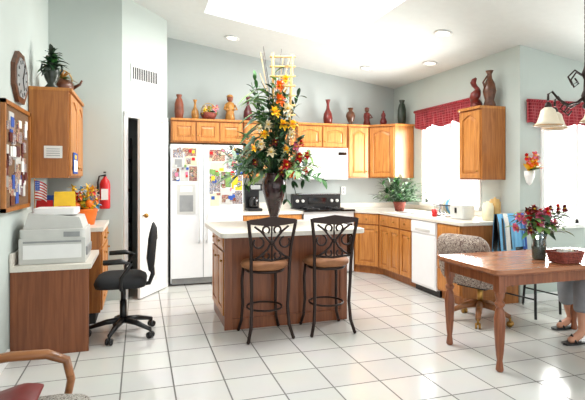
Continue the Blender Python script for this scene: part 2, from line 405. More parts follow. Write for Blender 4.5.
# microwave
b=B(); b.box(2.215,2.995,6.66,7.04,1.36,1.825,WAPP); b.box(2.22,2.80,6.64,6.66,1.38,1.81,WAPP); b.box(2.27,2.72,6.636,6.641,1.46,1.74,LGREY)
b.box(2.81,2.99,6.645,6.66,1.38,1.81,WAPP); b.box(2.83,2.97,6.64,6.646,1.72,1.77,BLKG)
for i in range(4):
    for j in range(3): b.box(2.835+j*.048,2.87+j*.048,6.64,6.646,1.45+i*.055,1.49+i*.055,LGREY)
b.tube([(2.775,6.64,1.42),(2.775,6.61,1.45),(2.775,6.61,1.74),(2.775,6.64,1.77)],.01,WAPP)
b.obj('microwave_oven',.004)
# refrigerator
b=B(); fx0,fx1,fy=.37,1.30,6.26
b.box(fx0,fx1,fy+.07,7.0,.02,1.80,WAPP); fm=.78
b.box(fx0,fm-.004,fy,fy+.065,.1,1.81,WAPP); b.box(fm+.004,fx1,fy,fy+.065,.1,1.81,WAPP); b.box(fx0+.02,fx1-.02,fy+.03,fy+.07,.02,.09,GREY); b.box(fm-.004,fm+.004,fy+.02,fy+.06,.1,1.8,GREY)
for x in (fm-.05,fm+.05): b.tube([(x,fy,.55),(x,fy-.045,.6),(x,fy-.045,1.55),(x,fy,1.6)],.013,WAPP)
b.box(.45,.68,fy-.006,fy,.92,1.30,LGREY); b.box(.48,.65,fy-.008,fy-.005,.95,1.16,GREY); b.box(.49,.64,fy-.01,fy-.006,1.20,1.27,WHITE)
pal=[PAPER,LGREY,CREAM,PHOTO,PHOTO2,PHOTO,YELLOW,BLUE,RED,GREEN3,PHOTO2,TERRA,PINK]
cnt=[0]
def sheet(x,z,w,h,m):
    cnt[0]+=1; b.box(x,x+w,fy-.003-cnt[0]*.0001,fy-.001,z,z+h,m)
for (x,z,w,h,m) in [(.39,1.50,.14,.26,LGREY),(.40,1.64,.12,.1,PHOTO),(.54,1.54,.16,.24,CREAM),(.55,1.66,.14,.1,PHOTO2),(.56,1.56,.06,.08,PHOTO),(.39,1.34,.09,.15,PHOTO),(.49,1.34,.1,.19,LGREY),(.60,1.34,.1,.19,PHOTO2),(.42,1.52,.09,.1,GREY),
   (.85,1.44,.22,.31,LGREY),(.86,1.60,.2,.15,PHOTO2),(.87,1.46,.18,.12,CREAM),(1.08,1.50,.12,.2,PHOTO),(1.21,1.42,.085,.18,BLUE),(.86,1.2,.14,.24,PHOTO),(1.01,1.26,.13,.2,GREEN3),(1.15,1.22,.14,.19,YELLOW),(.87,1.02,.12,.17,CREAM),(1.0,1.04,.15,.2,LGREY),(1.16,1.04,.13,.17,PHOTO),(1.20,1.6,.09,.16,PHOTO2),(1.02,1.06,.1,.1,PHOTO2)]: sheet(x,z,w,h,m)
for i in range(50): sheet(R.uniform(.85,1.25),R.uniform(1.03,1.72),R.uniform(.03,.06),R.uniform(.03,.07),R.choice(pal))
for i in range(18): sheet(R.uniform(.39,.66),R.uniform(1.34,1.74),R.uniform(.025,.045),R.uniform(.025,.05),R.choice(pal))
b.obj('refrigerator')
# ---------------------------------------------------------------- island
IX0=.74
b=B(); b.box(IX0,1.92,4.33,5.06,.0,.87,PANW)
b.box(IX0-.012,IX0+.06,4.316,4.342,0,.87,PANW); b.box(1.86,1.932,4.316,4.342,0,.87,PANW); b.box(IX0+.0605,1.8595,4.314,4.33,0,.1,PANW)
basefront(b,place(IX0,5.06,0,-90),[(.03,.32,'d'),(.37,.32,'d')])
b.M=Matrix()
def rr(x0,x1,y0,y1,r,n=5):
    p=[]
    for (cx,cy,a) in [(x1-r,y1-r,0),(x0+r,y1-r,90),(x0+r,y0+r,180),(x1-r,y0+r,270)]:
        for i in range(n+1):
            t=math.radians(a+90*i/n); p.append((cx+r*math.cos(t),cy+r*math.sin(t)))
    return p
b.prism(rr(.65,2.0,4.03,5.15,.06),.87,.91,COUNTER)
b.obj('kitchen_island',.003)
# ---------------------------------------------------------------- bar stools
def stool(x,y):
    b=B(); b.M=place(x,y,0,R.uniform(-3,3)); S=.62
    for sx in (-1,1):
        b.tube([(sx*.15,.15,S-.04),(sx*.16,.165,.45),(sx*.155,.155,.25),(sx*.165,.165,.1),(sx*.19,.175,.012)],.014,IRON)
        b.tube([(sx*.2,-.2,.012),(sx*.17,-.175,.12),(sx*.16,-.16,.28),(sx*.165,-.175,.45),(sx*.17,-.18,S),(sx*.175,-.205,.8),(sx*.205,-.235,1.0),(sx*.21,-.235,1.03)],.015,IRON)
        b.ball((sx*.19,.175,.016),.016,IRON,6); b.ball((sx*.2,-.2,.016),.016,IRON,6)
    b.tube([(.155*math.cos(a*pi/10)*1.0,.16*math.sin(a*pi/10),.25) for a in range(20)],.009,IRON,6,True)
    b.tube([(.165*math.cos(a*pi/10),.17*math.sin(a*pi/10),S-.04) for a in range(20)],.014,IRON,6,True)
    b.lathe([(.02,-.03),(.17,-.03),(.205,-.012),(.21,.01),(.195,.035),(.12,.048),(.01,.052)],(0,0,S),TAN,24)
    top=[(-.215,1.0),(-.2,1.035),(-.1,1.045),(0,1.06),(.1,1.045),(.2,1.035),(.215,1.0),(.1,.985),(0,.975),(-.1,.985)]
    b.prismy(top[::-1],-.25,-.228,IRON)
    b.tube([(-.165,-.19,.70),(0,-.2,.685),(.165,-.19,.70)],.011,IRON)
    yb=-.215
    def A(*a,**k): return [(p[0],yb,p[2]) for p in arc(*a,**k)]
    for s in (-1,1):
        b.tube([(s*.15,yb,.975),(s*.09,yb,.93),(s*.03,yb,.86),(s*.012,yb,.83),(s*.04,yb,.78),(s*.1,yb,.73),(s*.15,yb,.70)],.01,IRON,6)
        b.tube([(s*(.0+p[0]),p[1],p[2]) for p in A(.115,.84,.045,100,400)],.009,IRON,6)
        b.tube([(s*p[0],p[1],p[2]) for p in A(.05,.945,.03,-60,240)],.009,IRON,6)
        b.tube([(s*p[0],p[1],p[2]) for p in A(.05,.725,.028,120,420)],.009,IRON,6)
        b.tube([(s*.165,yb,.84),(s*.15,yb,.84)],.008,IRON,6)
    b.ball((0,yb,.835),.024,IRON,8); b.tube([(0,yb,.98),(0,yb,.69)],.008,IRON,6)
    b.obj('bar_stool')
stool(1.045,4.11); stool(1.625,4.10)
# ---------------------------------------------------------------- big floral arrangement on island
b=B(); c=(1.33,4.82,.912)
b.lathe([(.07,0),(.075,.015),(.05,.04),(.045,.07),(.065,.14),(.1,.26),(.125,.36),(.125,.43),(.095,.49),(.105,.52),(.09,.52)],c,VASE,24)
cx,cy,z0=c[0],c[1],c[2]+.5
def spray(az,el,L,m,n=9,lw=.03,ll=.14,stem=GREEN2,droop=.25):
    d=Vector((math.cos(az)*math.cos(el),math.sin(az)*math.cos(el),math.sin(el)))
    pts=[Vector((cx,cy,z0))+d*L*t+Vector((0,0,-droop*L*t*t)) for t in [i/8 for i in range(9)]]
    b.tube(pts,.004,stem,5)
    for i in range(n):
        t=.3+.7*i/n; k=min(7,int(t*8)); p=pts[k].lerp(pts[k+1],t*8-k)
        for s in (-1,1):
            dd=(d+Vector((R.uniform(-.8,.8),R.uniform(-.8,.8),R.uniform(-.3,.6)))*1.0+d.orthogonal()*s*.8)
            b.leaf(p,dd,ll*R.uniform(.6,1.1),lw,m,droop=.3)
    return pts[-1]
for i in range(34):
    spray(R.uniform(0,2*pi),R.uniform(.1,1.3),R.uniform(.4,.72),R.choice([GREEN,GREEN2,GREEN3,GREEN2,SAGE]),8,R.uniform(.03,.06),R.uniform(.1,.2))
for i in range(14): spray(R.uniform(0,2*pi),R.uniform(1.2,1.5),R.uniform(.75,1.15),R.choice([GREEN,GREEN3,GREEN2,SAGE]),9,.04,.16,droop=.05)
for i in range(26):
    a=R.uniform(math.radians(150),math.radians(235)); b.leaf((cx-.08,cy-.08,z0+.25+.025*i),(math.cos(a),-.4,R.uniform(-.3,.8)),R.uniform(.28,.4),.06,R.choice([GREEN,GREEN3,SAGE,SAGE]),.5)
for i in range(16):
    a=R.uniform(-1.2,1.0); b.leaf((cx+.03,cy,z0+.1+.05*i),(math.cos(a),math.sin(a)-.4,R.uniform(0,.8)),R.uniform(.22,.34),.05,R.choice([GREEN2,GREEN,GREEN3,SAGE]),.5)
for (dx,zz) in [(-.34,-.05),(-.3,.1),(.28,0),(.2,-.15),(.3,.12),(.1,-.2)]:
    pts=[(cx+dx*t,cy-.12*t,z0+.15+ .15*math.sin(t*pi)+ (zz-.2)*t*t) for t in [i/8 for i in range(9)]]
    b.tube(pts,.004,GREEN2,5)
    for p in pts[2:]:
        for q in range(3): b.leaf(p,(R.uniform(-1,1),R.uniform(-1,.3),R.uniform(-1,.2)),.09,.04,R.choice([GREEN,GREEN2]),.2)
for (dx,dz,m,r) in [(.0,.75,ORANGE,.08),(-.06,.62,YELLOW,.08),(.07,.66,CREAM,.08),(.02,.5,YELLOW,.07),(-.12,.5,CREAM,.06),(.12,.5,YELLOW,.07),(-.02,.88,ORANGE,.07),(.05,.95,YELLOW,.06),
  (.05,.1,RED,.075),(.2,.18,RED,.07),(.25,.05,RED,.055),(.15,.28,PINK,.055),(-.1,.22,CREAM,.07),(-.2,.3,CREAM,.06),(.22,.32,RED,.05),(-.26,.12,DRED,.05),(-.05,.32,DRED,.055),(.1,.4,CREAM,.06),(-.16,.4,YELLOW,.06),(.27,.2,RED,.05),(.0,.02,DRED,.05),(.13,.0,ORANGE,.05),(-.22,.45,CREAM,.05),(-.28,.25,YELLOW,.045),(.06,.25,YELLOW,.05)]:
    b.flower((cx+dx,cy-.2-.08*R.random(),z0+dz),r,m,YELLOW if m!=YELLOW else ORANGE,7,layers=2)
    b.tube([(cx,cy,z0),(cx+dx*.7,cy-.15,z0+dz*.7),(cx+dx,cy-.2,z0+dz-.01)],.003,GREEN2,5)
for (x0_,x1_) in [(-.03,-.04),(.13,.17)]:
    b.tube([(cx+x0_,cy-.08,z0+.3),(cx+x1_,cy-.1,z0+1.24)],.014,STRAW,6)
for i in range(7): b.tube([(cx-.07,cy-.1,z0+.6+i*.1),(cx+.2,cy-.1,z0+.62+i*.1)],.011,STRAW,6)
for i in range(16): 
    a=R.uniform(0,6.28); b.tube([(cx,cy,z0+.3),(cx+.06*math.cos(a),cy+.06*math.sin(a),z0+.8),(cx+.17*math.cos(a),cy+.12*math.sin(a),z0+R.uniform(.95,1.35))],.003,R.choice([STRAW,IRON]),5)
for i in range(14):
    b.leaf((cx+R.uniform(-.1,.14),cy-.05,z0+R.uniform(.7,1.1)),(R.uniform(-1,1),-.3,R.uniform(.2,1)),R.uniform(.1,.22),.03,R.choice([STRAW,GREEN,CREAM]),.3)
b.obj('floral_arrangement')
# ---------------------------------------------------------------- decor on cabinets
def vase(name,x,y,z,h,prof,m,extra=None,**k):
    b=B(); b.lathe([(r*h,t*h) for r,t in prof],(x,y,z),m,20,**k)
    if extra: extra(b)
    b.obj(name)
bottle=[(.13,0),(.17,.05),(.19,.25),(.17,.42),(.07,.62),(.05,.8),(.08,.93),(.11,1),(.06,1)]
gourd=[(.12,0),(.2,.1),(.24,.28),(.17,.45),(.12,.55),(.15,.68),(.12,.82),(.05,.9),(.06,1),(.03,1)]
urn=[(.15,0),(.17,.03),(.1,.08),(.2,.3),(.27,.52),(.22,.72),(.11,.82),(.17,1),(.12,1)]
tall=[(.13,0),(.16,.04),(.19,.3),(.18,.6),(.13,.8),(.08,.88),(.11,.95),(.12,1),(.08,1)]
ZC=2.202
vase('tall_vase',.52,6.86,ZC,.34,tall,TERRA)
vase('small_vase',.74,6.86,ZC,.28,bottle,GOLD)
b=B(); b.lathe([(.07,0),(.1,.04),(.12,.09),(.11,.1)],(.93,6.86,ZC),BASKET,18); b.tube([(.93+.11*math.cos(t*pi/8),6.86,ZC+.09+.15*math.sin(t*pi/8)) for t in range(9)],.006,STRAW)
for i in range(20): b.flower((.93+R.uniform(-.11,.11),6.83+R.uniform(-.06,.04),ZC+.1+R.uniform(0,.09)),.045,R.choice([CREAM,YELLOW,PINK,GREEN3,PAPER]),YELLOW,6)
for i in range(20): b.leaf((.93,6.86,ZC+.09),(R.uniform(-1,1),R.uniform(-1,.5),R.uniform(.2,1)),.15,.05,GREEN,.4)
b.obj('flower_basket')
def fig(name,x,y,h,m1,m2):
    b=B(); b.lathe([(.16*h,0),(.2*h,.04*h),(.15*h,.3*h),(.18*h,.5*h),(.16*h,.66*h),(.06*h,.72*h)],(x,y,ZC),m1,16)
    b.ball((x,y,ZC+.83*h),.12*h,m2,10); b.lathe([(.14*h,.9*h),(.1*h,.97*h),(.03*h,h)],(x,y,ZC),m1,12)
    b.tube([(x-.17*h,y-.02,ZC+.6*h),(x-.24*h,y-.05,ZC+.42*h),(x-.08*h,y-.15*h,ZC+.4*h)],.035*h,m1); b.tube([(x+.17*h,y-.02,ZC+.6*h),(x+.24*h,y-.05,ZC+.42*h),(x+.08*h,y-.15*h,ZC+.4*h)],.035*h,m1)
    b.obj(name)
fig('ceramic_figurine',1.235,6.86,.38,GOLD,TERRA)
vase('tall_vase',1.5,6.86,ZC,.36,bottle,BURG)
vase('tall_vase',2.75,6.86,ZC,.38,bottle,REDGL)
vase('round_vase',3.13,6.86,ZC,.27,urn,BRONZE)
fig('ceramic_figurine',3.40,6.84,.29,REDGL,BRONZE)
vase('round_vase',3.67,6.80,ZC,.24,gourd,DRED)
vase('tall_vase',3.86,6.56,ZC,.38,tall,DGRN,sy=.8)
def twist(name,x,y,h,m):
    b=B(); pts=[(x,y,ZC),(x,y,ZC+.01)]+[(x+.025*math.sin(i*.9),y+.02*math.sin(i*.7),ZC+h*i/14) for i in range(1,15)]
    b.tube(pts,[.05,.06,.07,.07,.06,.05,.055,.06,.05,.035,.028,.025,.03,.035,.03,.012],m,12); b.obj(name)
twist('sculpted_vase',3.79,4.76,.36,REDGL)
b=B(); x,y,h=3.86,4.61,.42
b.lathe([(.06,0),(.07,.02),(.05,.08),(.075,.18),(.06,.27),(.03,.33),(.025,.38),(.045,.42),(.03,.42)],(x,y,ZC),BRONZE,18)
b.tube([(x-.06,y,ZC+.2),(x-.09,y,ZC+.28),(x-.03,y,ZC+.36)],.01,BRONZE); b.obj('sculpted_vase')
b=B(); x,y=-.78,4.92
b.lathe([(.05,0),(.06,.02),(.035,.05),(.06,.1),(.075,.16),(.06,.2),(.035,.22),(.045,.24)],(x,y,ZC),DGRN,20)
for s in (-1,1): b.tube([(x+s*.065,y,ZC+.14),(x+s*.09,y,ZC+.18),(x+s*.08,y,ZC+.23),(x+s*.04,y,ZC+.22)],.01,DGRN)
for i in range(56): b.leaf((x,y,ZC+.22+R.uniform(-.05,.1)),(R.uniform(-.8,.8),R.uniform(-.8,.8),R.uniform(-.1,1.6)),R.uniform(.1,.18),.045,R.choice([GREEN2,GREEN2,DGRN,GREEN]),.4)
b.obj('potted_plant')
b=B(); x,y=-.73,5.2
b.lathe([(.06,0),(.1,.03),(.115,.08),(.09,.13),(.05,.15),(.02,.155),(.02,.175)],(x,y,ZC),BRONZE,20)
b.tube([(x+.1,y,ZC+.07),(x+.16,y,ZC+.11),(x+.18,y,ZC+.15)],[.018,.013,.009],BRONZE); b.tube([(x-.09*math.cos(t*pi/8),y,ZC+.13+.11*math.sin(t*pi/8)) for t in range(9)],.007,STRAW)
for i in range(24): b.leaf((x,y,ZC+.14),(R.uniform(-1,1),R.uniform(-1,1),R.uniform(.1,1)),.17,.025,R.choice([STRAW,GOLD,GREEN3]),.4)
b.obj('decorative_teapot')
b=B(); b.box(-.82,-.67,4.772,4.778,1.56,1.67,PAPER)
for i in range(4): b.box(-.80,-.69,4.770,4.772,1.58+i*.02,1.585+i*.02,GREY)
b.obj('paper_note')
b=B(); b.box(-.597,-.59,4.9,5.2,1.42,1.62,BLUE); b.box(-.59,-.588,4.93,5.17,1.44,1.55,PAPER); b.box(-.59,-.588,4.97,5.1,1.56,1.6,YELLOW); b.obj('wall_calendar')
# ---------------------------------------------------------------- left desk zone
b=B(); b.box(XL+.005,-.39,4.14,4.17,0,.66,PANW); b.box(XL+.005,-.45,4.17,4.5,.06,.66,OAKD)
basefront(b,place(-.45,4.17,0,90),[(.01,.31,'s')],.08,.64)
b.box(XL+.005,-.37,4.12,4.895,.66,.70,COUNTER); b.box(XL+.005,XL+.025,4.12,4.89,.70,.80,COUNTER)
b.obj('built_in_desk',.003)
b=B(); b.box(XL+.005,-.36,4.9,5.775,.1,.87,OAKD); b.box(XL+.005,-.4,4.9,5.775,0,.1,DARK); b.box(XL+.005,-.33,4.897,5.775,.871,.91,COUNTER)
basefront(b,place(-.36,4.9,0,90),[(.02,.4,'d'),(.44,.4,'d')]); b.obj('base_cabinet',.003)
# printer
b=B(); px0,px1,py0,py1,pz=-.90,-.42,4.2,4.64,.702
b.box(px0,px1,py0,py1,pz,pz+.2,LGREY); b.prism(rr(px0,px1,py0,py1,.04),pz+.2,pz+.27,LGREY)
b.M=Matrix.Translation((0,py0,0)); 
b.prismy([(px0+.02,pz+.27),(px1-.02,pz+.27),(px1-.05,pz+.36),(px0+.06,pz+.40)],.05,.43,LGREY)
b.M=Matrix(); b.prism(rr(px0+.08,px1-.08,py0+.08,py1-.05,.03),pz+.38,pz+.43,WHITE)
b.box(px1-.001,px1+.012,py0+.05,py1-.05,pz+.05,pz+.12,GREY); b.box(px0+.03,px1-.03,py0-.006,py0,pz+.04,pz+.15,WHITE); b.box(px0+.03,px1-.03,py0-.004,py0,pz+.165,pz+.18,GREY)
b.box(px1-.16,px1-.04,py0-.008,py0,pz+.21,pz+.25,GREY)
b.obj('office_printer',.012)
# desk flag
b=B(); fx,fyy=-.885,4.72; zf=1.24; FW=.095
b.cyl((fx,fyy,.705),(fx,fyy,.72),.03,GOLD); b.cyl((fx,fyy,.72),(fx,fyy,zf+.12),.004,GOLD); b.ball((fx,fyy,zf+.125),.008,GOLD,6)
n=10
for k in range(13):
    vs=[];z=zf-.045+k*.0125
    for i in range(n+1): vs+=[(fx+.004+FW*i/n,fyy-.01*math.sin(i*.8)*(i/n),z-.04*(i/n)**2),(fx+.004+FW*i/n,fyy-.01*math.sin(i*.8)*(i/n),z+.0125-.04*(i/n)**2)]
    b.add(vs,[(2*i,2*i+2,2*i+3,2*i+1) for i in range(n)],RED if k%2==0 else PAPER)
b.box(fx+.004,fx+.042,fyy-.010,fyy-.006,zf+.03,zf+.113,BLUE)
for i in range(4):
    for j in range(3): b.box(fx+.009+j*.012,fx+.013+j*.012,fyy-.0115,fyy-.0095,zf+.04+i*.019,zf+.045+i*.019,PAPER)
b.obj('desk_flag')
# bulletin board
b=B(); b.box(XL+.002,XL+.02,3.9,4.70,1.15,1.93,CORK)
for (a,c_,d_,e) in [(3.88,4.72,1.13,1.16),(3.88,4.72,1.92,1.95),(3.88,3.91,1.13,1.95),(4.69,4.72,1.13,1.95)]: b.box(XL+.002,XL+.035,a,c_,d_,e,OAKD)
for i in range(70):
    y=R.uniform(3.93,4.58); z=R.uniform(1.17,1.8); w=R.uniform(.05,.11); h=R.uniform(.06,.12); q=.021+i*.00015
    b.box(XL+.02,XL+q+.001,y,y+w,z,z+h,R.choice([PAPER,CREAM,PHOTO,PHOTO2,PHOTO,PHOTO2,PHOTO,LGREY,BURG,BLUE,GREY]))
b.obj('bulletin_board')
# octagonal clock
CM=Matrix.Translation((XL+.002,4.4,2.19))@Matrix.Rotation(pi/2,4,'Y')
b=B(); b.M=CM
def octo(r,r2,z0,z1,m): b.prism([(r*math.cos(math.radians(22.5+45*i)),r2*math.sin(math.radians(22.5+45*i))) for i in range(8)],z0,z1,m)
octo(.22,.24,0,.03,BRONZE); octo(.17,.19,.03,.036,GREY)
for i in range(12):
    b.M=CM@Matrix.Rotation(i*pi/6,4,'Z'); b.box(.12,.15,-.006,.006,.036,.04,BLACK)
b.M=CM@Matrix.Rotation(.5,4,'Z'); b.box(-.01,.1,-.005,.005,.038,.042,BLACK)
b.M=CM@Matrix.Rotation(2.6,4,'Z'); b.box(-.01,.14,-.004,.004,.04,.044,BLACK)
b.obj('wall_clock')
# fire extinguisher
b=B(); x,y=-.37,5.71
b.lathe([(.05,0),(.055,.02),(.055,.27),(.045,.31),(.02,.34),(.015,.36)],(x,y,1.04),RED,20); b.box(x-.012,x+.012,y-.05,y+.02,1.4,1.42,BLACK); b.box(x-.012,x+.012,y-.06,y+.02,1.435,1.45,BLACK)
b.tube([(x-.01,y,1.41),(x-.06,y,1.4),(x-.075,y,1.33),(x-.07,y,1.2)],[.008,.008,.009,.013],BLACK); b.box(x-.035,x+.035,y-.057,y-.052,1.14,1.26,PAPER); b.box(x-.03,x+.03,y+.05,y+.068,1.15,1.35,STEEL)
b.obj('fire_extinguisher')
# orange pail with flowers and fruit
b=B(); x,y=-.54,5.24
b.lathe([(.1,0),(.135,.15),(.14,.16),(.12,.16)],(x,y,.912),ORANGE,24); b.tube([(x+.14*math.cos(t*pi/8),y-.02,1.06-.08*math.sin(t*pi/8)) for t in range(9)],.004,STEEL,5)
for i in range(12): b.ball((x+R.uniform(-.09,.09),y+R.uniform(-.09,.05),1.09+R.uniform(-.01,.04)),.038,R.choice([YELLOW,ORANGE,YELLOW,RED]),8)
for i in range(26): b.flower((x+R.uniform(-.13,.13),y+R.uniform(-.1,.08),1.13+R.uniform(-.02,.17)),.055,R.choice([YELLOW,YELLOW,ORANGE,RED,GREEN3,PAPER,LBLUE]),YELLOW,6)
for i in range(16): b.leaf((x,y,1.06),(R.uniform(-1,1),R.uniform(-1,1),R.uniform(.3,1)),.24,.05,GREEN,.4)
b.obj('flower_pail')
def bag(x,y,m,m2,h,rot,w=.08):
    b=B(); b.M=place(x,y,.912,rot)
    b.add([(-w,-.03,0),(w,-.03,0),(w,.03,0),(-w,.03,0),(-w*1.05,-.035,h*.5),(w*1.05,-.035,h*.5),(w*1.05,.035,h*.5),(-w*1.05,.035,h*.5),(-w,-.003,h),(w,-.003,h),(w,.003,h),(-w,.003,h)],
      [(3,2,1,0),(0,1,5,4),(1,2,6,5),(2,3,7,6),(3,0,4,7),(4,5,9,8),(5,6,10,9),(6,7,11,10),(7,4,8,11),(8,9,10,11)],m)
    b.box(-w*.6,w*.6,-.037,-.03,h*.3,h*.6,m2); b.obj('snack_bag')
bag(-.68,5.0,YELLOW,RED,.34,6,.09); bag(-.85,4.99,RED,CREAM,.26,-8,.07)
b=B(); b.box(-.93,-.73,5.4,5.65,.912,1.0,PAPER); b.box(-.91,-.75,5.42,5.62,1.0,1.06,YELLOW); b.box(-.92,-.74,5.4,5.6,1.06,1.2,BLUE); b.obj('stack_of_boxes',.003)
# ---------------------------------------------------------------- office chair
def pillow(b,poly,z0,z1,m,puff=.04,zf=None):
    cx=sum(p[0] for p in poly)/len(poly); cy=sum(p[1] for p in poly)/len(poly); n=len(poly)
    rings=[(.7,z0),(.95,z0+.01),(1,(z0+z1)/2),(.95,z1-.012),(.75,z1+puff*.4),(.35,z1+puff*.6)]
    v=[]; 
    for s,z in rings: v+=[(cx+(p[0]-cx)*s,cy+(p[1]-cy)*s,z+(zf(p) if zf else 0)) for p in poly]
    f=[(i*n+j,i*n+(j+1)%n,(i+1)*n+(j+1)%n,(i+1)*n+j) for i in range(len(rings)-1) for j in range(n)]+[tuple(range(n))[::-1],tuple(range(5*n,6*n))]
    b.add(v,f,m,True)
b=B(); b.M=place(-.14,4.50,0,88)
for i in range(5):
    a=i*2*pi/5+.3; ex,ey=.29*math.cos(a),.29*math.sin(a)
    b.tube([(0,0,.13),(ex*.5,ey*.5,.115),(ex,ey,.075)],[.03,.024,.016],BLACK)
    b.cyl((ex,ey,.08),(ex,ey,.05),.01,BLACK)
    ox,oy=-math.sin(a)*.018,math.cos(a)*.018
    for s in (-1,1): b.cyl((ex+ox*s*.4,ey+oy*s*.4,.029),(ex+ox*s*1.4,ey+oy*s*1.4,.029),.028,BLACK)
b.cyl((0,0,.1),(0,0,.3),.03,BLACK); b.cyl((0,0,.3),(0,0,.43),.022,BLACK); b.box(-.1,.1,-.12,.1,.42,.445,BLACK)
pillow(b,rr(-.24,.24,-.20,.23,.1,4),.435,.52,BLKF)
b.tube([(0,-.12,.43),(0,-.22,.44),(0,-.25,.52),(0,-.24,.64)],.02,BLACK)
M0=b.M.copy(); b.M=M0@Matrix.Translation((0,-.19,.56))@Matrix.Rotation(math.radians(82+10),4,'X')
pillow(b,rr(-.2,.2,0,.42,.09,4),.0,.045,BLKF,.03,lambda p:.5*(p[1]-.18)**2)
b.M=M0
for s in (-1,1): b.tube([(s*.1,0,.44),(s*.27,0,.45),(s*.29,0,.55),(s*.28,-.08,.66),(s*.27,.0,.685),(s*.27,.14,.68)],[.015,.015,.015,.018,.024,.022],BLACK,8)
b.obj('office_chair')
# ---------------------------------------------------------------- armchair bottom left
b=B(); b.M=Matrix()
for y in (1.76,2.4):
    b.tube([(-.84,y,.52),(-.75,y,.57),(-.55,y,.59),(-.40,y,.585),(-.32,y,.55),(-.30,y,.46),(-.33,y,.3),(-.34,y,.022)],[.026,.028,.03,.03,.028,.026,.024,.022],BRW,10,flat=.7)
    b.tube([(-.87,y,.022),(-.83,y,.3),(-.84,y,.52),(-.89,y,.9)],.022,BRW,8)
    b.tube([(-.83,y,.3),(-.33,y,.33)],.018,BRW,8)
for (x,z) in [(-.83,.3),(-.33,.33),(-.89,.9)]: b.tube([(x,1.76,z),(x,2.4,z)],.018,BRW,8)
pillow(b,rr(-.82,-.2,1.79,2.37,.07,4),.34,.42,STRIPE,.05)
M0=Matrix.Translation((-.76,0,.42))@Matrix.Rotation(math.radians(-82),4,'Y')
b.M=M0; pillow(b,rr(0,.5,1.8,2.36,.07,4),-.05,.05,STRIPE,.04)
b.M=Matrix.Translation((-.54,2.10,.45))@Matrix.Rotation(math.radians(-15),4,'Y'); pillow(b,rr(-.17,.17,-.18,.18,.06,4),0,.04,DRED,.04)
b.obj('wooden_armchair')
# ---------------------------------------------------------------- dining table
b=B(); tx0,tx1,ty0,ty1,tz=2.36,3.86,2.73,3.48,.735
b.prism(rr(tx0,tx1,ty0,ty1,.05),tz-.03,tz,OAKT); b.prism(rr(tx0+.01,tx1-.01,ty0+.01,ty1-.01,.05),tz-.042,tz-.03,OAKTL)
b.box(tx0+.09,tx1-.09,ty0+.075,ty0+.1,tz-.13,tz-.042,OAKTL); b.box(tx0+.09,tx1-.09,ty1-.1,ty1-.075,tz-.13,tz-.042,OAKTL)
b.box(tx0+.075,tx0+.1,ty0+.09,ty1-.09,tz-.13,tz-.042,OAKTL); b.box(tx1-.1,tx1-.075,ty0+.09,ty1-.09,tz-.13,tz-.042,OAKTL)
for x in (tx0+.085,tx1-.085):
    for y in (ty0+.085,ty1-.085):
        b.box(x-.032,x+.032,y-.032,y+.032,tz-.17,tz-.042,OAKTL)
        b.lathe([(.02,0),(.028,.015),(.025,.04),(.02,.08),(.026,.12),(.032,.2),(.038,.3),(.04,.38),(.03,.44),(.022,.455),(.036,.475),(.036,.49),(.022,.505),(.03,.53),(.034,.57)],(x,y,0),OAKTL,16)
b.obj('dining_table',.004)
b=B(); x,y=3.02,3.04; z=tz+.002
b.lathe([(.045,0),(.05,.01),(.055,.1),(.05,.15),(.055,.18),(.065,.21),(.055,.21)],(x,y,z),GLASSV,18); b.lathe([(.04,.006),(.045,.1),(.01,.101)],(x,y,z),GREEN2,12)
for i in range(14): b.tube([(x+R.uniform(-.02,.02),y,z+.02),(x+R.uniform(-.1,.1),y+R.uniform(-.08,.08),z+.34)],.003,GREEN2,5)
for i in range(80):
    p=(x+R.uniform(-.12,.12),y+R.uniform(-.1,.1),z+.2+R.uniform(0,.17)); b.leaf(p,(p[0]-x+R.uniform(-.1,.1),p[1]-y+R.uniform(-.1,.1),R.uniform(-.02,.12)),R.uniform(.08,.14),.05,R.choice([GREEN,GREEN2,GREEN2,GREEN3]),.4)
for i in range(36):
    p=(x+R.uniform(-.18,.18),y+R.uniform(-.14,.1),z+.24+R.uniform(0,.18)); b.flower(p,R.uniform(.035,.05),R.choice([RED,RED,PINK,DRED,PINK]),YELLOW,7,layers=2)
b.obj('vase_of_red_flowers')
b=B(); bx,by,bz=3.09,2.86,tz+.002
for k in range(6):
    rx=.095+.004*k; ry=.07+.003*k
    b.tube([(bx+rx*max(-.85,min(.85,1.15*math.cos(a*pi/12)))*1.1,by+ry*max(-.85,min(.85,1.15*math.sin(a*pi/12)))*1.1,bz+.009+k*.015) for a in range(24)],.0085,BASKET,6,True)
b.prism(rr(bx-.09,bx+.09,by-.065,by+.065,.03),bz+.002,bz+.02,BASKET)
for a in range(16):
    t=a*pi/8; b.tube([(bx+.098*max(-.85,min(.85,1.15*math.cos(t))),by+.072*max(-.85,min(.85,1.15*math.sin(t))),bz+.004),(bx+.12*max(-.85,min(.85,1.15*math.cos(t)))*1.05,by+.09*max(-.85,min(.85,1.15*math.sin(t)))*1.05,bz+.092)],.005,TERRA,5)
for i in range(5): b.box(bx-.05+.02*i,bx-.036+.02*i,by-.04,by+.03,bz+.02,bz+R.uniform(.085,.105),R.choice([PAPER,PINK,CREAM]))
b.obj('woven_basket')
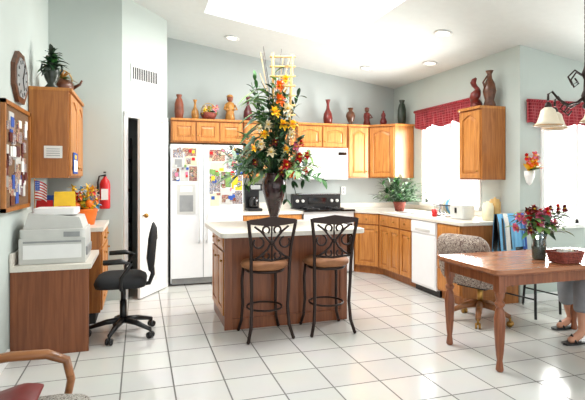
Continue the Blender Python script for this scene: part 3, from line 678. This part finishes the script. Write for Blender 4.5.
# ---------------------------------------------------------------- swivel upholstered chair
b=B(); b.M=place(3.13,3.87,0,-72)
for i in range(5):
    a=i*2*pi/5+.2; ex,ey=.28*math.cos(a),.28*math.sin(a)
    b.tube([(0,0,.17),(ex*.5,ey*.5,.15),(ex,ey,.09)],[.035,.03,.022],BRW,8)
    ox,oy=-math.sin(a)*.018,math.cos(a)*.018
    b.cyl((ex,ey,.09),(ex,ey,.04),.01,BRASS)
    for s in (-1,1): b.cyl((ex+ox*s*.4,ey+oy*s*.4,.029),(ex+ox*s*1.3,ey+oy*s*1.3,.029),.028,BRASS)
b.cyl((0,0,.14),(0,0,.36),.028,BRASS); b.box(-.15,.15,-.15,.15,.34,.36,BLACK)
pillow(b,rr(-.26,.26,-.24,.25,.1,4),.36,.47,FLORAL,.05)
M0=b.M.copy(); b.M=M0@Matrix.Translation((0,-.2,.40))@Matrix.Rotation(math.radians(102),4,'X')
pillow(b,rr(-.27,.27,0,.47,.12,4),-.02,.09,FLORAL,.06,lambda p:-.35*p[0]**2)
b.M=M0
for s in (-1,1):
    b.tube([(s*.28,-.2,.60),(s*.29,-.05,.61),(s*.29,.14,.60),(s*.28,.2,.56),(s*.27,.2,.46),(s*.24,.12,.38)],[.04,.045,.05,.045,.035,.03],FLORAL,10)
b.obj('swivel_armchair')
# ---------------------------------------------------------------- dining chairs
def dchair(x,y,rot,seatm,drape=None):
    b=B(); b.M=place(x,y,0,rot)
    for s in (-1,1):
        b.tube([(s*.19,.19,.012),(s*.185,.18,.43)],.013,BLACK); b.tube([(s*.2,-.24,.012),(s*.19,-.19,.43),(s*.19,-.22,.75),(s*.185,-.25,.97)],.013,BLACK)
        b.tube([(s*.19,.185,.2),(s*.195,-.21,.2)],.008,BLACK)
    b.tube([(-.185,-.25,.97),(0,-.27,.985),(.185,-.25,.97)],.013,BLACK); b.tube([(-.19,-.21,.62),(.19,-.21,.62)],.01,BLACK)
    for i in range(5): b.tube([(-.12+i*.06,-.21,.62),(-.12+i*.06,-.26,.975)],.007,BLACK)
    b.tube([(-.19,.18,.43),(.19,.18,.43)],.012,BLACK); b.tube([(-.19,-.19,.43),(.19,-.19,.43)],.012,BLACK)
    pillow(b,rr(-.21,.21,-.2,.21,.05,4),.425,.46,seatm,.02)
    if drape: drape(b)
    b.obj('dining_chair')
def dr(b):
    def cloth(x0,x1,zb,m,o):
        n=8;vs=[]
        for i in range(n+1):
            x=x0+(x1-x0)*i/n; w=.006*math.sin(i*1.9)
            vs+=[(x,-.31+w-o*.3,zb),(x,-.29+w-o,.9),(x,-.275-o,1.0),(x,-.24+o,1.002),(x,-.215+w+o,.9),(x,-.19+w+o,zb+.05)]
        b.add(vs,[(i*6+j,i*6+j+1,(i+1)*6+j+1,(i+1)*6+j) for i in range(n) for j in range(5)],m,True)
    cloth(-.2,.2,.58,BLACK,-.004); cloth(-.17,.0,.6,LBLUE,.004); cloth(-.02,.21,.56,LBLUE,.0); cloth(.06,.13,.57,PAPER,.006); cloth(-.2,-.13,.57,BLUE,.007)
dchair(3.80,3.93,190,BLKF,dr)
PX=4.2
dchair(PX+.03,3.27,90,BLKF)
# ---------------------------------------------------------------- seated person
def skinobj(name,verts,edges,rad,m,parent,root=0,sub=2):
    me=bpy.data.meshes.new(name); me.from_pydata(verts,edges,[]); ob=bpy.data.objects.new(name,me); scene.collection.objects.link(ob)
    me.materials.append(m); sk=ob.modifiers.new('skin','SKIN'); sk.use_smooth_shade=True
    sv=me.skin_vertices[0].data
    for i,r in enumerate(rad):
        sv[i].radius=(r,r) if not isinstance(r,tuple) else r; sv[i].use_root=(i==root)
    s=ob.modifiers.new('sub','SUBSURF'); s.levels=sub; s.render_levels=sub
    ob.parent=parent; return ob
per=bpy.data.objects.new('seated_person',None); scene.collection.objects.link(per)
px,py=PX,3.27
hw=px-.27; hz_=.672
V=[(px,py,.56),(px+.01,py,.72),(px,py,.90),(px,py,1.02),(px-.01,py,1.10),(px-.02,py,1.15),
   (px,py-.15,1.0),(px-.03,py-.21,.80),(hw,py-.10,hz_+.01),
   (px,py+.15,1.0),(px-.03,py+.21,.80),(hw,py+.10,hz_+.01),
   (px-.06,py-.10,.545),(3.66,3.20,.50),(3.60,3.15,.28),(3.56,3.12,.08),(3.46,3.10,.045),(3.38,3.09,.035),
   (px-.06,py+.10,.545),(3.70,3.42,.50),(3.74,3.44,.28),(3.80,3.45,.08),(3.70,3.44,.045),(3.62,3.43,.035)]
E=[(0,1),(1,2),(2,3),(3,4),(4,5),(3,6),(6,7),(7,8),(3,9),(9,10),(10,11),(0,12),(12,13),(13,14),(14,15),(15,16),(16,17),(0,18),(18,19),(19,20),(20,21),(21,22),(22,23)]
Rr=[.11,.10,.115,.09,.05,.048,.055,.042,.027,.055,.042,.027,.085,.058,.05,.034,.034,.025,.085,.058,.05,.034,.034,.025]
skinobj('body',V,E,Rr,SKIN,per)
V2=[V[0],V[1],V[2],V[3],V[6],(px-.015,py-.185,.9),V[9],(px-.015,py+.185,.9)]
skinobj('shirt',[(v[0],v[1],v[2]) for v in V2],[(0,1),(1,2),(2,3),(3,4),(4,5),(3,6),(6,7)],[.125,.118,.132,.1,.068,.06,.068,.06],TEAL,per)
V3=[V[0],V[12],V[13],V[14],(3.585,3.14,.22),V[18],V[19],V[20],(3.755,3.442,.22)]
skinobj('capri_pants',V3,[(0,1),(1,2),(2,3),(3,4),(0,5),(5,6),(6,7),(7,8)],[.125,.1,.085,.078,.078,.1,.085,.078,.078],GREYC,per)
b=B(); hx,hy,hz=px-.03,py,1.245
b.ball((hx,hy,hz),.1,SKIN,14,(.95,.78,1.15)); b.ball((hx-.097,hy,hz-.015),.016,SKIN,8,(1,.8,1.3))
for s in (-1,1):
    b.ball((hx-.083,hy+s*.032,hz+.005),.013,PAPER,8); b.ball((hx-.093,hy+s*.032,hz+.005),.006,HAIR,6); b.ball((hx+.005,hy+s*.08,hz-.005),.02,SKIN,8,(.8,.4,1.3))
b.tube([(hx-.087,hy-.022,hz-.052),(hx-.092,hy,hz-.054),(hx-.087,hy+.022,hz-.052)],.005,PINK,6)
b.ball((hx+.02,hy,hz+.025),.105,HAIR,14,(.98,.86,1.08)); b.ball((hx+.06,hy,hz-.05),.08,HAIR,12,(.7,.9,1.3))
o=b.obj('head'); o.parent=per
for si,s in (('left',-1),('right',1)):
    wx,wy,wz=hw,py+s*.10,hz_+.01
    skinobj('palm_'+si,[(wx,wy,wz),(wx-.04,wy,wz-.016),(wx-.085,wy,wz-.028)],[(0,1),(1,2)],[(.026,.018),(.034,.014),(.034,.013)],SKIN,per)
    for k,(dy,L) in enumerate([(-.027,.07),(-.009,.08),(.009,.075),(.027,.058)]):
        q=[(wx-.075,wy+dy,wz-.024),(wx-.085-L*.4,wy+dy*1.2,wz-.034),(wx-.085-L*.75,wy+dy*1.3,wz-.052),(wx-.085-L,wy+dy*1.3,wz-.07)]
        skinobj('finger_%s_%d'%(si,k+1),q,[(0,1),(1,2),(2,3)],[.0095,.0085,.008,.007],SKIN,per)
    q=[(wx-.03,wy-s*.02,wz-.018),(wx-.055,wy-s*.045,wz-.028),(wx-.085,wy-s*.052,wz-.042)]
    skinobj('thumb_'+si,q,[(0,1),(1,2)],[.012,.01,.0085],SKIN,per)
b=B()
for (x,y) in ((3.47,3.10),(3.71,3.44)):
    b.M=place(x,y,0,0); b.prism([(-.13,-.03),(-.14,0),(-.12,.035),(-.03,.045),(.06,.035),(.13,.03),(.14,0),(.13,-.03),(.06,-.035),(-.03,-.045)],.002,.018,BLACK)
    b.tube([(-.04,-.042,.015),(-.05,0,.078),(-.04,.042,.015)],.009,BLACK)
o=b.obj('sandals'); o.parent=per
# ---------------------------------------------------------------- chandelier
b=B(); x,y=3.19,2.77; zc=cz(x)
b.lathe([(.06,-.03),(.065,-.005),(.02,0)],(x,y,zc-.003),IRON,18)
n=int((zc-2.25)/.035)
for i in range(n):
    zz=2.24+i*.035; pts=[]
    for j in range(8):
        a=j*pi/4; q=.009*math.cos(a); pts.append((x+(q if i%2 else 0),y+(0 if i%2 else q),zz+.022*math.sin(a)))
    b.tube(pts,.0028,IRON,5,True)
b.lathe([(.006,.0),(.02,.02),(.03,.06),(.015,.1),(.012,.18),(.028,.22),(.012,.27),(.006,.3)],(x,y,1.94),IRON,16)
b.ball((x,y,1.92),.022,IRON)
for i in range(5):
    a=math.radians(162+72*i); ca,sa=math.cos(a),math.sin(a)
    P=[(0,2.0),(.06,1.95),(.13,1.93),(.2,1.97),(.25,2.03),(.28,2.01),(.28,1.96)]
    b.tube([(x+r*ca,y+r*sa,z) for r,z in P],.009,IRON)
    P=[(.02,2.15),(.08,2.19),(.13,2.14),(.1,2.08),(.06,2.1),(.08,2.13)]
    b.tube([(x+r*ca,y+r*sa,z) for r,z in P],.007,IRON)
    P=[(.15,1.95),(.19,1.9),(.15,1.87),(.12,1.9)]
    b.tube([(x+r*ca,y+r*sa,z) for r,z in P],.006,IRON)
    c=(x+.28*ca,y+.28*sa,-.035)
    b.lathe([(.012,1.985),(.024,1.965),(.026,1.94)],c,IRON,12)
    b.lathe([(.028,1.945),(.05,1.925),(.062,1.88),(.075,1.84),(.1,1.81),(.096,1.808),(.07,1.838),(.056,1.88),(.04,1.92)],c,SHADE,24)
    b.tube([(c[0]+.099*math.cos(t*pi/12),c[1]+.099*math.sin(t*pi/12),c[2]+1.809) for t in range(24)],.0035,GOLD,5,True)
b.obj('chandelier')
for (x,y) in [(1.18,6.39),(3.17,4.52),(3.14,6.31),(3.66,5.5),(.2,4.6),(3.1,2.0)]:
    b=B(); z=cz(x); th=math.atan(-.146); b.M=Matrix.Translation((x,y,z-.002))@Matrix.Rotation(-th,4,'Y')
    b.lathe([(.095,0),(.1,-.008),(.07,-.01),(.068,-.001)],(0,0,0),WHITE,24); b.lathe([(.066,-.004),(.001,-.003)],(0,0,0),LAMP,24)
    b.obj('recessed_light')
b=B(); x,y,z=4.055,4.27,1.3
b.lathe([(.005,0),(.03,.03),(.05,.1),(.055,.16),(.045,.16)],(x,y-.055,z),WHITE,16)
for i in range(22): b.leaf((x,y-.06,z+.15),(R.uniform(-1,1),R.uniform(-1,-.1),R.uniform(0,1.6)),.17,.06,R.choice([ORANGE,RED,YELLOW,GREEN]),.2)
for i in range(8): b.flower((x+R.uniform(-.08,.08),y-.1,z+.2+R.uniform(-.02,.13)),.06,R.choice([ORANGE,RED,YELLOW,PINK]),YELLOW,7)
b.obj('wall_flower_pocket')
# counter items
b=B(); x,y=3.52,6.05
b.lathe([(.06,0),(.085,.1),(.09,.13),(.08,.13)],(x,y,.912),BASKET,20)
for i in range(80):
    a=R.uniform(0,2*pi); L=R.uniform(.25,.46); e=R.uniform(.1,1.3); d=(math.cos(a)*math.cos(e),math.sin(a)*math.cos(e),math.sin(e))
    b.tube([(x,y,1.03),(x+d[0]*L*.5,y+d[1]*L*.5,1.03+d[2]*L*.55),(x+d[0]*L*.8,y+d[1]*L*.8,1.03+d[2]*L*.7)],.003,GREEN2,4)
    for q in range(4):
        t=.4+.15*q; b.leaf((x+d[0]*L*t,y+d[1]*L*t,1.05+d[2]*L*t*.95),(d[0]+R.uniform(-.7,.7),d[1]+R.uniform(-.7,.7),d[2]*.6+R.uniform(-.2,.3)),.13,.04,R.choice([GREEN,GREEN2,GREEN2,SAGE]),.35)
b.obj('potted_fern')
b=B(); b.prism(rr(3.45,3.62,4.55,4.8,.03),.915,1.07,LGREY); b.box(3.48,3.59,4.6,4.75,1.07,1.075,BLACK); b.box(3.44,3.45,4.66,4.69,.98,1.04,BLACK); b.obj('toaster',.006)
for (x,y,h,m) in [(3.8,4.45,.2,STRAW),(3.68,4.42,.16,CREAM),(3.9,4.62,.17,DRED)]:
    b=B(); b.lathe([(.055,0),(.06,.01),(.06,h),(.05,h+.01),(.05,h+.03),(.012,h+.035),(.015,h+.05)],(x,y,.912),m,18); b.obj('canister')
b=B()
for i in range(9): b.tube([(3.5,4.92+i*.03,.92),(3.5,4.92+i*.03,1.05),(3.8,4.92+i*.03,1.05),(3.8,4.92+i*.03,.92)],.004,BLACK,5)
for z in (.92,1.05):
    b.tube([(3.48,4.90,z),(3.82,4.90,z),(3.82,5.17,z),(3.48,5.17,z)],.006,BLACK,5,True)
for i in range(3):
    b.M=Matrix.Translation((3.65,4.97+i*.05,1.03))@Matrix.Rotation(math.radians(80),4,'X'); b.lathe([(.02,0),(.1,.015),(.11,.02)],(0,0,0),[PAPER,LBLUE,CREAM][i],16)
b.M=Matrix(); b.lathe([(.03,0),(.035,.09),(.03,.09)],(3.42,5.05,.912),RED,12)
b.obj('dish_rack')
b=B(); b.lathe([(.03,0),(.032,.14),(.012,.17),(.012,.2),(.02,.21)],(3.92,5.5,.912),ORANGE,14); b.obj('soap_bottle')
b=B(); x0=1.45; b.box(x0,x0+.2,6.6,6.88,.912,.95,BLACK); b.box(x0,x0+.2,6.79,6.88,.95,1.26,BLACK); b.box(x0,x0+.2,6.6,6.88,1.2,1.3,BLACK); b.box(x0+.03,x0+.17,6.596,6.6,1.22,1.28,GREY)
b.lathe([(.055,0),(.07,.03),(.07,.11),(.05,.16)],(x0+.1,6.69,.952),BLKG,16); b.tube([(x0+.1,6.63,.99),(x0+.1,6.58,1.0),(x0+.1,6.58,1.08),(x0+.1,6.63,1.1)],.009,BLACK); b.obj('coffee_maker',.006)
b=B(); b.box(3.05,3.12,7.03,7.048,1.12,1.24,WHITE); b.box(3.075,3.095,7.026,7.03,1.14,1.17,GREY); b.box(3.075,3.095,7.026,7.03,1.19,1.22,GREY); b.obj('wall_outlet')
# ---------------------------------------------------------------- lights
w=bpy.data.worlds.new('World'); scene.world=w; w.use_nodes=True
nt=w.node_tree; bg=nt.nodes['Background']; bg.inputs['Color'].default_value=(.97,.98,1,1); bg.inputs['Strength'].default_value=1.9
def area(name,loc,rot,sx,sy,e,col=(1,1,1)):
    l=bpy.data.lights.new(name,'AREA'); l.shape='RECTANGLE'; l.size=sx; l.size_y=sy; l.energy=e; l.color=col
    o=bpy.data.objects.new(name,l); o.location=loc; o.rotation_euler=rot; scene.collection.objects.link(o); return o
area('skylight_light',(1.57,4.6,cz(1.57)+.1),(0,0,0),1.4,1.9,105,(1,.99,.97))
area('window_light_1',(XR+.25,5.56,1.6),(0,math.radians(90),0),1.1,1.1,170,(1,.99,.96))
area('window_light_2',(5.1,YN+.3,1.45),(math.radians(-90),0,0),1.5,1.1,190,(1,.99,.96))
# ---------------------------------------------------------------- camera
cd=bpy.data.cameras.new('camera'); cam=bpy.data.objects.new('camera',cd); scene.collection.objects.link(cam)
cam.location=(0,0,1.38); cam.rotation_euler=(math.radians(90),0,math.radians(-17.63)); cd.sensor_width=36; cd.lens=480/585*36; cd.shift_y=-22/585; cd.clip_start=.05
scene.camera=cam
scene.view_settings.view_transform='Standard'
scene.view_settings.exposure=.05
